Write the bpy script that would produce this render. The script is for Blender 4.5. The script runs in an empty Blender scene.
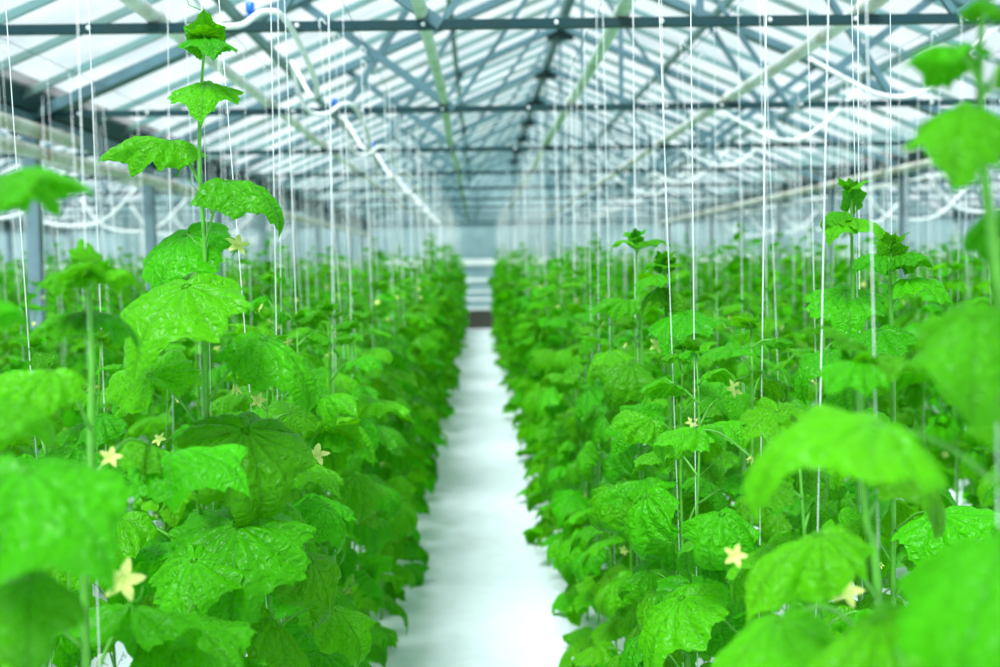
import bpy, math, random
import numpy as np
from mathutils import Vector, Matrix, Quaternion

scene = bpy.context.scene
COL = scene.collection
R = math.radians
CAM_H = 1.85
FLOOR = 0.0
F_PX = 1200.0

# ------------------------------------------------------------------ camera
def look_matrix(yaw, pitch, roll):
    # yaw > 0 turns right, pitch > 0 looks down
    m = Matrix.Rotation(-yaw, 3, 'Z') @ Matrix.Rotation(R(90) - pitch, 3, 'X') @ Matrix.Rotation(roll, 3, 'Z')
    return m
CAM_R = look_matrix(math.atan(21.0 / F_PX), math.atan(71.0 / F_PX), R(-0.9))
CAM_P = Vector((0, 0, CAM_H))

def at(px, py, D):
    """point of the place at depth D (metres down the path) on the sight line of pixel px, py"""
    d = CAM_R @ Vector((px - 500.0, 333.5 - py, -F_PX))
    return CAM_P + d * (D / d.y)

cam_data = bpy.data.cameras.new('camera')
cam = bpy.data.objects.new('camera', cam_data)
COL.objects.link(cam)
cam.matrix_world = Matrix.Translation(CAM_P) @ CAM_R.to_4x4()
cam_data.sensor_width = 36.0
cam_data.lens = 36.0 * F_PX / 1000.0
cam_data.clip_start = 0.05
cam_data.clip_end = 300
cam_data.dof.use_dof = True
cam_data.dof.focus_distance = 2.75
cam_data.dof.aperture_fstop = 2.7
scene.camera = cam

# ------------------------------------------------------------------ materials
def new_mat(name):
    m = bpy.data.materials.new(name)
    m.use_nodes = True
    nt = m.node_tree
    for n in list(nt.nodes):
        nt.nodes.remove(n)
    out = nt.nodes.new('ShaderNodeOutputMaterial')
    return m, nt, out

def nd(nt, kind, **kw):
    n = nt.nodes.new(kind)
    for k, v in kw.items():
        if k in n.inputs.keys() if hasattr(n.inputs, 'keys') else False:
            n.inputs[k].default_value = v
        else:
            setattr(n, k, v)
    return n

def simple(name, col, rough=0.5, metal=0.0, var=0.0, var_col=None, scale=6.0, bump=0.0, spec=0.5):
    m, nt, out = new_mat(name)
    p = nt.nodes.new('ShaderNodeBsdfPrincipled')
    p.inputs['Roughness'].default_value = rough
    p.inputs['Metallic'].default_value = metal
    p.inputs['Specular IOR Level'].default_value = spec
    p.inputs['Base Color'].default_value = (*col, 1)
    if var > 0 or bump > 0:
        tc = nt.nodes.new('ShaderNodeTexCoord')
        no = nt.nodes.new('ShaderNodeTexNoise')
        no.inputs['Scale'].default_value = scale
        no.inputs['Detail'].default_value = 5
        nt.links.new(tc.outputs['Object'], no.inputs['Vector'])
        if var > 0:
            ramp = nt.nodes.new('ShaderNodeValToRGB')
            ramp.color_ramp.elements[0].position = 0.45
            ramp.color_ramp.elements[1].position = 0.68
            ramp.color_ramp.elements[0].color = (*col, 1)
            vc = var_col or tuple(c * (1 - var) for c in col)
            ramp.color_ramp.elements[1].color = (*vc, 1)
            nt.links.new(no.outputs['Fac'], ramp.inputs['Fac'])
            nt.links.new(ramp.outputs['Color'], p.inputs['Base Color'])
        if bump > 0:
            b = nt.nodes.new('ShaderNodeBump')
            b.inputs['Strength'].default_value = bump
            b.inputs['Distance'].default_value = 0.02
            nt.links.new(no.outputs['Fac'], b.inputs['Height'])
            nt.links.new(b.outputs['Normal'], p.inputs['Normal'])
    nt.links.new(p.outputs['BSDF'], out.inputs['Surface'])
    return m

def leaf_material(name, top, under, trans, vein_top, vein_under, hi):
    m, nt, out = new_mat(name)
    L = nt.links.new
    p = nt.nodes.new('ShaderNodeBsdfPrincipled')
    p.inputs['Roughness'].default_value = 0.34
    p.inputs['Specular IOR Level'].default_value = 0.18 if hi else 0.08
    tr = nt.nodes.new('ShaderNodeBsdfTranslucent')
    mix = nt.nodes.new('ShaderNodeMixShader')
    mix.inputs['Fac'].default_value = 0.34
    vein = nt.nodes.new('ShaderNodeAttribute'); vein.attribute_name = 'vein'
    rnd = nt.nodes.new('ShaderNodeAttribute'); rnd.attribute_name = 'rnd'
    oi = nt.nodes.new('ShaderNodeObjectInfo')
    add = nt.nodes.new('ShaderNodeMath'); add.operation = 'ADD'
    L(rnd.outputs['Fac'], add.inputs[0]); L(oi.outputs['Random'], add.inputs[1])
    fr = nt.nodes.new('ShaderNodeMath'); fr.operation = 'FRACT'
    L(add.outputs[0], fr.inputs[0])
    geo = nt.nodes.new('ShaderNodeNewGeometry')
    def mixc(a, b, fac):
        n = nt.nodes.new('ShaderNodeMix'); n.data_type = 'RGBA'
        for sock, v in ((n.inputs['A'], a), (n.inputs['B'], b)):
            if isinstance(v, tuple):
                sock.default_value = (*v, 1)
            else:
                L(v, sock)
        if isinstance(fac, float):
            n.inputs['Factor'].default_value = fac
        else:
            L(fac, n.inputs['Factor'])
        return n.outputs['Result']
    base = mixc(top, under, geo.outputs['Backfacing'])
    veinc = mixc(vein_top, vein_under, geo.outputs['Backfacing'])
    hue = nt.nodes.new('ShaderNodeHueSaturation')
    mr = nt.nodes.new('ShaderNodeMapRange')
    mr.inputs['To Min'].default_value = 0.68; mr.inputs['To Max'].default_value = 1.06
    L(fr.outputs[0], mr.inputs['Value']); L(mr.outputs['Result'], hue.inputs['Value'])
    mr2 = nt.nodes.new('ShaderNodeMapRange')
    mr2.inputs['To Min'].default_value = 0.490; mr2.inputs['To Max'].default_value = 0.508
    f2 = nt.nodes.new('ShaderNodeMath'); f2.operation = 'MULTIPLY'; f2.inputs[1].default_value = 7.31
    L(fr.outputs[0], f2.inputs[0])
    f3 = nt.nodes.new('ShaderNodeMath'); f3.operation = 'FRACT'
    L(f2.outputs[0], f3.inputs[0])
    L(f3.outputs[0], mr2.inputs['Value']); L(mr2.outputs['Result'], hue.inputs['Hue'])
    vm = nt.nodes.new('ShaderNodeMath'); vm.operation = 'MULTIPLY'; vm.inputs[1].default_value = 0.75
    L(vein.outputs['Fac'], vm.inputs[0])
    c = mixc(base, veinc, vm.outputs[0])
    L(c, hue.inputs['Color'])
    L(hue.outputs['Color'], p.inputs['Base Color'])
    hue2 = nt.nodes.new('ShaderNodeHueSaturation')
    L(mr2.outputs['Result'], hue2.inputs['Hue']); L(mr.outputs['Result'], hue2.inputs['Value'])
    tcol = mixc(trans, tuple(x * 0.45 for x in trans), vm.outputs[0])
    L(tcol, hue2.inputs['Color'])
    L(hue2.outputs['Color'], tr.inputs['Color'])
    if hi:
        uv = nt.nodes.new('ShaderNodeUVMap')
        vo = nt.nodes.new('ShaderNodeTexVoronoi'); vo.feature = 'DISTANCE_TO_EDGE'
        vo.inputs['Scale'].default_value = 10
        no = nt.nodes.new('ShaderNodeTexNoise'); no.inputs['Scale'].default_value = 14
        L(uv.outputs['UV'], no.inputs['Vector'])
        nw = nt.nodes.new('ShaderNodeTexNoise'); nw.inputs['Scale'].default_value = 7
        L(uv.outputs['UV'], nw.inputs['Vector'])
        va = nt.nodes.new('ShaderNodeVectorMath'); va.operation = 'MULTIPLY_ADD'
        va.inputs[1].default_value = (0.16, 0.16, 0.0)
        L(nw.outputs['Color'], va.inputs[0]); L(uv.outputs['UV'], va.inputs[2])
        L(va.outputs['Vector'], vo.inputs['Vector'])
        cl = nt.nodes.new('ShaderNodeMapRange'); cl.interpolation_type = 'SMOOTHSTEP'
        cl.inputs['From Max'].default_value = 0.38
        L(vo.outputs['Distance'], cl.inputs['Value'])
        sub = nt.nodes.new('ShaderNodeMath'); sub.operation = 'MULTIPLY_ADD'; sub.inputs[1].default_value = 0.5
        L(no.outputs['Fac'], sub.inputs[0]); L(cl.outputs['Result'], sub.inputs[2])
        b = nt.nodes.new('ShaderNodeBump')
        b.inputs['Strength'].default_value = 0.75; b.inputs['Distance'].default_value = 0.0036
        L(sub.outputs[0], b.inputs['Height'])
        L(b.outputs['Normal'], p.inputs['Normal']); L(b.outputs['Normal'], tr.inputs['Normal'])
    L(p.outputs['BSDF'], mix.inputs[1]); L(tr.outputs['BSDF'], mix.inputs[2])
    L(mix.outputs['Shader'], out.inputs['Surface'])
    return m

LEAF_ARGS = ((0.050, 0.37, 0.001), (0.062, 0.39, 0.002), (0.15, 0.84, 0.001), (0.022, 0.26, 0.002), (0.035, 0.27, 0.004))
M_LEAF = leaf_material('leaf', *LEAF_ARGS, True)
M_LEAF_FAR = leaf_material('leaf_far', *LEAF_ARGS, False)
M_STEM = simple('stem_green', (0.10, 0.42, 0.03), 0.5, var=0.3, scale=30)
M_PETAL = simple('petal_yellow', (0.60, 0.73, 0.19), 0.6)
M_CALYX = simple('calyx_green', (0.12, 0.42, 0.04), 0.6)
M_STRING = simple('white_twine', (0.76, 0.82, 0.82), 0.7)
M_STEEL = simple('painted_steel', (0.085, 0.19, 0.225), 0.5, metal=0.0, var=0.35, scale=3)
M_STEEL_POST = simple('post_steel', (0.15, 0.25, 0.29), 0.5, var=0.4, scale=5)
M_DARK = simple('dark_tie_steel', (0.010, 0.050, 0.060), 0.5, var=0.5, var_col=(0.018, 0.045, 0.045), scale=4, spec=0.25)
M_BAR = simple('glazing_bar_paint', (0.13, 0.27, 0.27), 0.5, var=0.4, var_col=(0.12, 0.19, 0.16), scale=2)
M_PIPE_G = simple('pipe_mossy_green', (0.50, 0.68, 0.55), 0.55, var=0.6, var_col=(0.25, 0.42, 0.22), scale=5, bump=0.1)
M_PIPE_W = simple('pipe_white_paint', (0.74, 0.82, 0.79), 0.5, var=0.5, var_col=(0.52, 0.50, 0.40), scale=4, bump=0.1)
M_PIPE_R = simple('pipe_stained', (0.62, 0.66, 0.58), 0.6, var=0.5, var_col=(0.36, 0.31, 0.22), scale=3, bump=0.1)
M_HOSE = simple('white_hose', (0.82, 0.88, 0.87), 0.4)
M_BLUE = simple('blue_plastic', (0.01, 0.16, 0.65), 0.4)
M_FRAME = simple('white_frame', (0.85, 0.90, 0.92), 0.5)
M_FILM = simple('white_ground_film', (0.70, 0.77, 0.83), 0.45, var=0.06, scale=9, bump=0.25)
M_BRICK = None

def brick_material():
    m, nt, out = new_mat('brown_brick')
    p = nt.nodes.new('ShaderNodeBsdfPrincipled'); p.inputs['Roughness'].default_value = 0.8
    tc = nt.nodes.new('ShaderNodeTexCoord')
    mp = nt.nodes.new('ShaderNodeMapping'); mp.inputs['Rotation'].default_value = (R(90), 0, 0)
    b = nt.nodes.new('ShaderNodeTexBrick')
    b.inputs['Color1'].default_value = (0.035, 0.035, 0.022, 1)
    b.inputs['Color2'].default_value = (0.022, 0.024, 0.016, 1)
    b.inputs['Mortar'].default_value = (0.06, 0.06, 0.05, 1)
    b.inputs['Scale'].default_value = 4
    nt.links.new(tc.outputs['Object'], mp.inputs['Vector'])
    nt.links.new(mp.outputs['Vector'], b.inputs['Vector'])
    nt.links.new(b.outputs['Color'], p.inputs['Base Color'])
    nt.links.new(p.outputs['BSDF'], out.inputs['Surface'])
    return m
M_BRICK = brick_material()

def glass_material():
    m, nt, out = new_mat('whitewashed_glass')
    tp = nt.nodes.new('ShaderNodeBsdfTransparent'); tp.inputs['Color'].default_value = (0.93, 0.98, 0.985, 1)
    gl = nt.nodes.new('ShaderNodeBsdfGlossy'); gl.inputs['Roughness'].default_value = 0.08
    tl = nt.nodes.new('ShaderNodeBsdfTranslucent'); tl.inputs['Color'].default_value = (0.93, 0.97, 0.97, 1)
    tc = nt.nodes.new('ShaderNodeTexCoord')
    no = nt.nodes.new('ShaderNodeTexNoise'); no.inputs['Scale'].default_value = 1.3; no.inputs['Detail'].default_value = 4
    nt.links.new(tc.outputs['Object'], no.inputs['Vector'])
    mr = nt.nodes.new('ShaderNodeMapRange')
    mr.inputs['From Min'].default_value = 0.35; mr.inputs['From Max'].default_value = 0.7
    mr.inputs['To Min'].default_value = 0.04; mr.inputs['To Max'].default_value = 0.24
    nt.links.new(no.outputs['Fac'], mr.inputs['Value'])
    m1 = nt.nodes.new('ShaderNodeMixShader')
    nt.links.new(mr.outputs['Result'], m1.inputs['Fac'])
    nt.links.new(tp.outputs['BSDF'], m1.inputs[1]); nt.links.new(tl.outputs['BSDF'], m1.inputs[2])
    m2 = nt.nodes.new('ShaderNodeMixShader'); m2.inputs['Fac'].default_value = 0.04
    nt.links.new(m1.outputs['Shader'], m2.inputs[1]); nt.links.new(gl.outputs['BSDF'], m2.inputs[2])
    nt.links.new(m2.outputs['Shader'], out.inputs['Surface'])
    return m
M_GLASS = glass_material()

# ------------------------------------------------------------------ mesh helpers
def mesh_from(name, v, faces, mats, uv=None, attrs=None, smooth=True, mat_idx=None):
    me = bpy.data.meshes.new(name)
    v = np.asarray(v, dtype=np.float32)
    if isinstance(faces, np.ndarray):
        nf, k = faces.shape
        me.vertices.add(len(v)); me.vertices.foreach_set('co', v.ravel())
        me.loops.add(nf * k); me.loops.foreach_set('vertex_index', faces.astype(np.int32).ravel())
        me.polygons.add(nf)
        me.polygons.foreach_set('loop_start', np.arange(0, nf * k, k, dtype=np.int32))
        me.update(calc_edges=True)
    else:
        me.from_pydata([tuple(map(float, p)) for p in v], [], faces)
        me.update()
    for m in (mats if isinstance(mats, (list, tuple)) else [mats]):
        me.materials.append(m)
    if mat_idx is not None:
        me.polygons.foreach_set('material_index', np.asarray(mat_idx, dtype=np.int32))
    me.polygons.foreach_set('use_smooth', np.full(len(me.polygons), smooth, dtype=bool))
    if attrs:
        for k_, a in attrs.items():
            at_ = me.attributes.new(k_, 'FLOAT', 'POINT')
            at_.data.foreach_set('value', np.asarray(a, dtype=np.float32))
    if uv is not None:
        lay = me.uv_layers.new(name='UVMap')
        idx = np.empty(len(me.loops), dtype=np.int32)
        me.loops.foreach_get('vertex_index', idx)
        lay.data.foreach_set('uv', np.asarray(uv, dtype=np.float32)[idx].ravel())
    return me

def link(name, me, parent=None, mat=None):
    o = bpy.data.objects.new(name, me)
    COL.objects.link(o)
    if parent is not None:
        o.parent = parent
    return o

def empty(name, loc=(0, 0, 0), rz=0.0):
    o = bpy.data.objects.new(name, None)
    o.empty_display_size = 0.1
    COL.objects.link(o)
    o.location = loc
    o.rotation_euler = (0, 0, rz)
    return o

def tag(o, label, cat, group=None, kind=None):
    o['label'] = label
    o['category'] = cat
    if group: o['group'] = group
    if kind: o['kind'] = kind
    return o

class MB:
    def __init__(self):
        self.v = []; self.f = []; self.m = []
    def add(self, v, f, mi=0):
        b = len(self.v)
        self.v += [tuple(p) for p in v]
        self.f += [tuple(i + b for i in q) for q in f]
        self.m += [mi] * len(f)
    def box(self, lo, hi, mi=0):
        x0, y0, z0 = lo; x1, y1, z1 = hi
        self.add([(x0,y0,z0),(x1,y0,z0),(x1,y1,z0),(x0,y1,z0),(x0,y0,z1),(x1,y0,z1),(x1,y1,z1),(x0,y1,z1)],
                 [(0,3,2,1),(4,5,6,7),(0,1,5,4),(1,2,6,5),(2,3,7,6),(3,0,4,7)], mi)
    def bar(self, a, b, w, h, up=(0, 0, 1), mi=0):
        a = Vector(a); b = Vector(b); d = (b - a).normalized()
        s = d.cross(Vector(up))
        if s.length < 1e-5: s = d.cross(Vector((0, 1, 0)))
        s.normalize(); u = s.cross(d)
        q = []
        for p in (a, b):
            for i, j in ((-1, -1), (1, -1), (1, 1), (-1, 1)):
                q.append(p + s * (i * w / 2) + u * (j * h / 2))
        self.add(q, [(0,1,2,3),(7,6,5,4),(0,4,5,1),(1,5,6,2),(2,6,7,3),(3,7,4,0)], mi)
    def tube(self, pts, r, n=8, mi=0, caps=True):
        pts = [Vector(p) for p in pts]
        rs = r if isinstance(r, (list, tuple)) else [r] * len(pts)
        rings = []
        t0 = (pts[1] - pts[0]).normalized()
        s = t0.cross(Vector((0, 0, 1)))
        if s.length < 1e-3: s = t0.cross(Vector((0, 1, 0)))
        s.normalize()
        vs = []; fs = []
        for i, p in enumerate(pts):
            t = (pts[min(i + 1, len(pts) - 1)] - pts[max(i - 1, 0)]).normalized()
            s = (s - t * s.dot(t)).normalized()
            u = t.cross(s)
            for k in range(n):
                a = 2 * math.pi * k / n
                vs.append(p + (s * math.cos(a) + u * math.sin(a)) * rs[i])
        for i in range(len(pts) - 1):
            for k in range(n):
                k2 = (k + 1) % n
                fs.append((i*n+k, i*n+k2, (i+1)*n+k2, (i+1)*n+k))
        if caps:
            fs.append(tuple(range(n))[::-1]); fs.append(tuple((len(pts)-1)*n + k for k in range(n)))
        self.add(vs, fs, mi)
    def ball(self, c, r, n=8, mi=0, sz=1.0):
        c = Vector(c)
        vs = [c + Vector((0, 0, r*sz))]; fs = []
        m = 5
        for i in range(1, m):
            ph = math.pi * i / m
            for k in range(n):
                a = 2*math.pi*k/n
                vs.append(c + Vector((r*math.sin(ph)*math.cos(a), r*math.sin(ph)*math.sin(a), r*sz*math.cos(ph))))
        vs.append(c - Vector((0, 0, r*sz)))
        for k in range(n):
            fs.append((0, 1+k, 1+(k+1) % n))
            fs.append((len(vs)-1, 1+(m-2)*n+(k+1) % n, 1+(m-2)*n+k))
        for i in range(m-2):
            for k in range(n):
                k2 = (k+1) % n
                fs.append((1+i*n+k, 1+(i+1)*n+k, 1+(i+1)*n+k2, 1+i*n+k2))
        self.add(vs, fs, mi)
    def mesh(self, name, mats, smooth=True):
        return mesh_from(name, self.v, self.f, mats, smooth=smooth, mat_idx=self.m)
    def build(self, name, mats, parent=None, smooth=False):
        return link(name, self.mesh(name, mats, smooth), parent)

def spline(pts, n=8):
    """Catmull-Rom through the points"""
    P = [Vector(p) for p in pts]
    P = [P[0]*2 - P[1]] + P + [P[-1]*2 - P[-2]]
    out = []
    for i in range(1, len(P) - 2):
        for k in range(n):
            t = k / n
            a, b, c, d = P[i-1], P[i], P[i+1], P[i+2]
            out.append(0.5*((2*b) + (c-a)*t + (2*a-5*b+4*c-d)*t*t + (3*b-a-3*c+d)*t**3))
    out.append(P[-2])
    return out

# ------------------------------------------------------------------ leaves
LOBE_A = np.radians([0, 10, 24, 38, 48, 60, 80, 100, 116, 134, 158, 172, 180])
LOBE_R = np.array([1.14, 0.98, 0.78, 0.79, 0.87, 0.76, 0.61, 0.71, 0.60, 0.54, 0.55, 0.32, 0.08])
MAIN_V = [0, 27, -27, 54, -54, 92, -92, 134, -134]
MAIN_L = [1.10, .72, .72, 0.84, 0.84, 0.72, 0.72, 0.58, 0.58]

def vein_segments():
    segs = []
    for a, l in zip(MAIN_V, MAIN_L):
        th = math.radians(a)
        d = np.array([math.sin(th), math.cos(th)])
        segs.append((np.zeros(2), d * l, 1.0))
        if abs(a) == 27: continue
        for i, s in enumerate((0.30, 0.46, 0.62, 0.78)):
            for sg in (-1, 1):
                t2 = th + sg * math.radians(42)
                d2 = np.array([math.sin(t2), math.cos(t2)])
                p = d * l * (s + 0.03 * sg)
                segs.append((p, p + d2 * 0.30 * (1.15 - s), 0.6))
    return segs
SEGS = vein_segments()

def leaf_arrays(nr, ns, klong, klat, wave, seed, hi):
    """a shallow five lobed cucumber leaf: attached at the origin, tip towards +Y, upper side +Z, length 1 from attachment to tip"""
    rng = np.random.RandomState(seed)
    th = np.linspace(-math.pi, math.pi, ns + 1)[:-1] + math.pi / ns * 0
    ab = np.abs(th)
    Ro = np.interp(ab, LOBE_A, LOBE_R)
    jit = rng.normal(0, 0.02, ns)
    jit = (jit + np.roll(jit, 1) + np.roll(jit, -1)) / 1.7
    Ro = Ro * (1 + jit)
    if hi:
        saw = np.where(np.arange(ns) % 4 == 0, 0.045, 0.0) - np.where(np.arange(ns) % 4 == 3, 0.012, 0)
        Ro = Ro * (1 + saw * (ab < 2.9))
    rr = (np.arange(1, nr + 1) / nr) ** 0.9
    u = np.concatenate([[0.0], (rr[:, None] * (Ro * np.sin(th))[None, :]).ravel()])
    v = np.concatenate([[0.0], (rr[:, None] * (Ro * np.cos(th))[None, :]).ravel()])
    rel = np.concatenate([[0.0], np.repeat(rr, ns)])
    tha = np.concatenate([[0.0], np.tile(th, nr)])
    dist = np.full(len(u), 9.0); dmain = np.full(len(u), 9.0); vein = np.zeros(len(u))
    for a, b, w in SEGS:
        ab_ = b - a
        t = np.clip(((u - a[0]) * ab_[0] + (v - a[1]) * ab_[1]) / (ab_ @ ab_), 0, 1)
        d = np.hypot(u - a[0] - t * ab_[0], v - a[1] - t * ab_[1])
        dist = np.minimum(dist, d / w ** 0.3)
        if w > 0.9: dmain = np.minimum(dmain, d)
        vein = np.maximum(vein, w * np.exp(-(d / (0.020 * (1 - 0.55 * t) * (0.5 + 0.5 * w))) ** 2))
    vein *= np.clip((np.hypot(u, v) - 0.02) / 0.12, 0, 1)
    env = 0.35 + 0.65 * np.sin(np.pi * np.clip(rel, 0, 1)) ** 0.8
    def hump(d, w):
        t = np.clip(d / w, 0, 1)
        return t * t * (3 - 2 * t)
    z = (0.050 * hump(dmain, 0.15) + 0.030 * hump(dist, 0.075)) * env * (1.0 if hi else 0.8)
    # blisters and wavy rim
    ph = rng.uniform(0, 6.28, 6)
    z += 0.012 * np.sin(9 * u + ph[0]) * np.sin(10 * v + ph[1])
    z += wave * rel ** 2.2 * (np.sin(3 * tha + ph[2]) * 0.5 + np.sin(5 * tha + ph[3]) * 0.5 + 0.45 * np.sin(11 * tha + ph[4]))
    z += 0.02 * rel ** 2 * np.sin(2 * tha + ph[5])
    # a tent fold along the midrib and a droop towards the tip, both keeping lengths
    def bend(c, tent, soft, k, p):
        g = np.linspace(0, 1.5, 301)
        a_ = tent * np.tanh(g / soft) + k * g ** p
        X = np.concatenate([[0], np.cumsum(np.cos(a_[:-1])) * g[1]])
        Z = -np.concatenate([[0], np.cumsum(np.sin(a_[:-1])) * g[1]])
        c_ = np.abs(c)
        return np.interp(c_, g, X) * np.sign(c), np.interp(c_, g, Z), np.interp(c_, g, a_) * np.sign(c)
    asym = 0.3 * rng.uniform(-1, 1)
    xl, zl, al = bend(u, klat * 0.50, 0.16, klat * 0.55, 1.3)
    f_ = np.where(u > 0, 1 + asym, 1 - asym)
    zl = zl * f_
    x1 = xl + z * np.sin(al); z1 = zl + z * np.cos(al)
    yp, zp, ap = bend(np.maximum(v, 0), 0.12 * klong, 0.3, klong * 0.95, 1.7)
    yn, zn, an = bend(np.minimum(v, 0), 0.45 * klong, 0.2, klong * 0.6, 1.2)
    y2 = np.where(v > 0, yp, yn); zz = np.where(v > 0, zp, zn); a2 = np.where(v > 0, ap, an)
    y2 = y2 + z1 * np.sin(a2); z2 = zz + z1 * np.cos(a2)
    tw = rng.uniform(-0.5, 0.5) * np.maximum(v, 0)
    x3 = x1 * np.cos(tw) - (z2 - zz) * np.sin(tw)
    co = np.stack([x3, y2, z2 + x1 * np.sin(tw)], axis=1)
    f = []
    for k in range(ns):
        k2 = (k + 1) % ns
        if k == ns - 1 and False: continue
        f.append((0, 1 + k2, 1 + k, 1 + k))
    quads = []
    for i in range(nr - 1):
        for k in range(ns):
            k2 = (k + 1) % ns
            quads.append((1 + i*ns + k, 1 + i*ns + k2, 1 + (i+1)*ns + k2, 1 + (i+1)*ns + k))
    tris = [(0, 1 + (k+1) % ns, 1 + k) for k in range(ns)]
    return co, tris, [q[::-1] for q in quads], np.stack([u, v], 1), vein

VARS = [  # klong, klat, wave
    (0.35, 0.50, 0.06), (1.10, 1.15, 0.07), (1.75, 0.85, 0.08), (1.05, 1.75, 0.06),
    (0.85, 1.35, 0.09), (1.45, 1.35, 0.07), (0.60, 0.90, 0.10), (2.1, 1.10, 0.08), (1.3, 1.9, 0.08), (0.85, 0.85, 0.07),
    (1.05, 0.55, 0.06), (1.5, 0.50, 0.05), (0.2, 0.2, 0.05)]
HI = []; MID = []; LOW = []
for i, (a, b, w) in enumerate(VARS):
    co, tr, qd, uv, ve = leaf_arrays(26, 112, a, b, w, 11 + i, True)
    HI.append(mesh_from('leaf_blade', co, tr + qd, M_LEAF, uv=uv, attrs={'vein': ve, 'rnd': np.full(len(co), i * 0.137)}))
    MID.append(leaf_arrays(4, 26, a, b, w, 11 + i, False))
    LOW.append(leaf_arrays(2, 12, a, b, w, 11 + i, False))

def quad_faces(tr, qd):
    return tr, qd

def frame(direction, roll=0.0, up=(0, 0, 1)):
    """3x3 with +Y along direction and +Z as near to up as can be, then rolled about Y"""
    y = Vector(direction).normalized()
    x = y.cross(Vector(up))
    if x.length < 1e-3: x = Vector((1, 0, 0))
    x.normalize()
    z = x.cross(y)
    m = Matrix((x, y, z)).transposed()
    return m @ Matrix.Rotation(roll, 3, 'Y')

def heading(az, pitch):
    """az in degrees: 0 right, 90 away down the path; pitch > 0 up"""
    a, p = R(az), R(pitch)
    return Vector((math.cos(a)*math.cos(p), math.sin(a)*math.cos(p), math.sin(p)))

# ------------------------------------------------------------------ flowers
def flower_meshes():
    vs = []; fs = []
    n = 5; L_, W_ = 6, 5
    for k in range(n):
        a = 2*math.pi*k/n
        b = len(vs)
        for i in range(L_ + 1):
            t = i / L_
            w = 0.56 * math.sin(math.pi * min(1, 0.12 + t * 0.88)) ** 0.8 * (1 - 0.25*t)
            for j in range(W_):
                s = (j / (W_ - 1) - 0.5) * w
                r = 0.06 + t
                z = 0.32 * math.sin(t * 1.7) - 0.12*t*t + 0.9 * s * s - 0.04 * math.sin(12*t + k)
                vs.append((r*math.cos(a) - s*math.sin(a), r*math.sin(a) + s*math.cos(a), z))
        for i in range(L_):
            for j in range(W_ - 1):
                q = b + i*W_ + j
                fs.append((q, q + W_, q + W_ + 1, q + 1))
    b = MB(); b.add(vs, fs)
    b.ball((0, 0, 0.06), 0.11, 8)
    pet = b.mesh('flower_petals', M_PETAL)
    c = MB()
    c.tube([(0, 0, -1.1), (0.02, 0, -0.6), (0, 0, -0.3), (0, 0, -0.02)], [0.05, 0.06, 0.13, 0.17], 8)
    for k in range(5):
        a = 2*math.pi*(k+.5)/5
        c.tube([(0.12*math.cos(a), 0.12*math.sin(a), -0.08), (0.3*math.cos(a), 0.3*math.sin(a), 0.05)], [0.04, 0.008], 5)
    return pet, c.mesh('flower_calyx', M_CALYX)
PETALS, CALYX = flower_meshes()

def bud_flower():
    c = MB()
    c.tube([(0, 0, -0.9), (0, 0, -0.4), (0, 0, -0.2), (0, 0, 0.5), (0.03, 0, 0.9)], [0.05, 0.06, 0.16, 0.22, 0.05], 8, mi=1)
    for k in range(5):
        a = 2*math.pi*k/5
        c.tube([(0.16*math.cos(a), 0.16*math.sin(a), 0.4), (0.2*math.cos(a), 0.2*math.sin(a), 0.8), (0.42*math.cos(a), 0.42*math.sin(a), 1.1)], [0.1, 0.12, 0.03], 5, mi=0)
    return c.mesh('closed_flower', [M_PETAL, M_CALYX])
BUDF = bud_flower()

# ------------------------------------------------------------------ plants
class Plant:
    """specs of one cucumber plant in its own coordinates: stem points, leaves, flowers, tendrils"""
    def __init__(self):
        self.stem = []; self.stem_r = []; self.leaves = []; self.flowers = []; self.tendrils = []
    def node(self, z):
        s = self.stem
        for a, b in zip(s, s[1:]):
            if a.z <= z <= b.z:
                t = (z - a.z) / max(b.z - a.z, 1e-6)
                return a.lerp(b, t)
        return s[-1].copy() if z > s[-1].z else s[0].copy()
    def leaf(self, A, dirv, roll, s, var, nodep, sag=0.12):
        m = frame(dirv, roll)
        M = Matrix.Translation(A) @ m.to_4x4() @ Matrix.Scale(s, 4)
        n = Vector(nodep); A = Vector(A)
        mid = n.lerp(A, 0.55) + Vector((0, 0, (A - n).length * sag))
        self.leaves.append((M, s, var, [n, mid, A]))

def straight_stem(h, rng, wob=0.012, lean=(0, 0)):
    n = max(5, int(h / 0.12))
    p = []
    ph = rng.uniform(0, 6)
    for i in range(n + 1):
        z = h * i / n
        p.append(Vector((wob * math.sin(5.1*z + ph) + lean[0]*z, wob * math.cos(4.3*z + ph) + lean[1]*z, z)))
    r = [0.0065 - 0.0040 * (i / n) ** 1.5 for i in range(n + 1)]
    return p, r

def coil(start, d, rng, L=0.10):
    pts = [Vector(start)]
    d = Vector(d).normalized()
    side = d.cross(Vector((0, 0, 1))).normalized()
    for i in range(1, 22):
        t = i / 21
        c = max(0, t - 0.35) * 1.3
        pts.append(Vector(start) + d * (L * t) + (side * math.cos(26*t) + Vector((0, 0, 1)) * math.sin(26*t)) * 0.012 * c + Vector((0, 0, 0.03*t)))
    return pts

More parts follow.
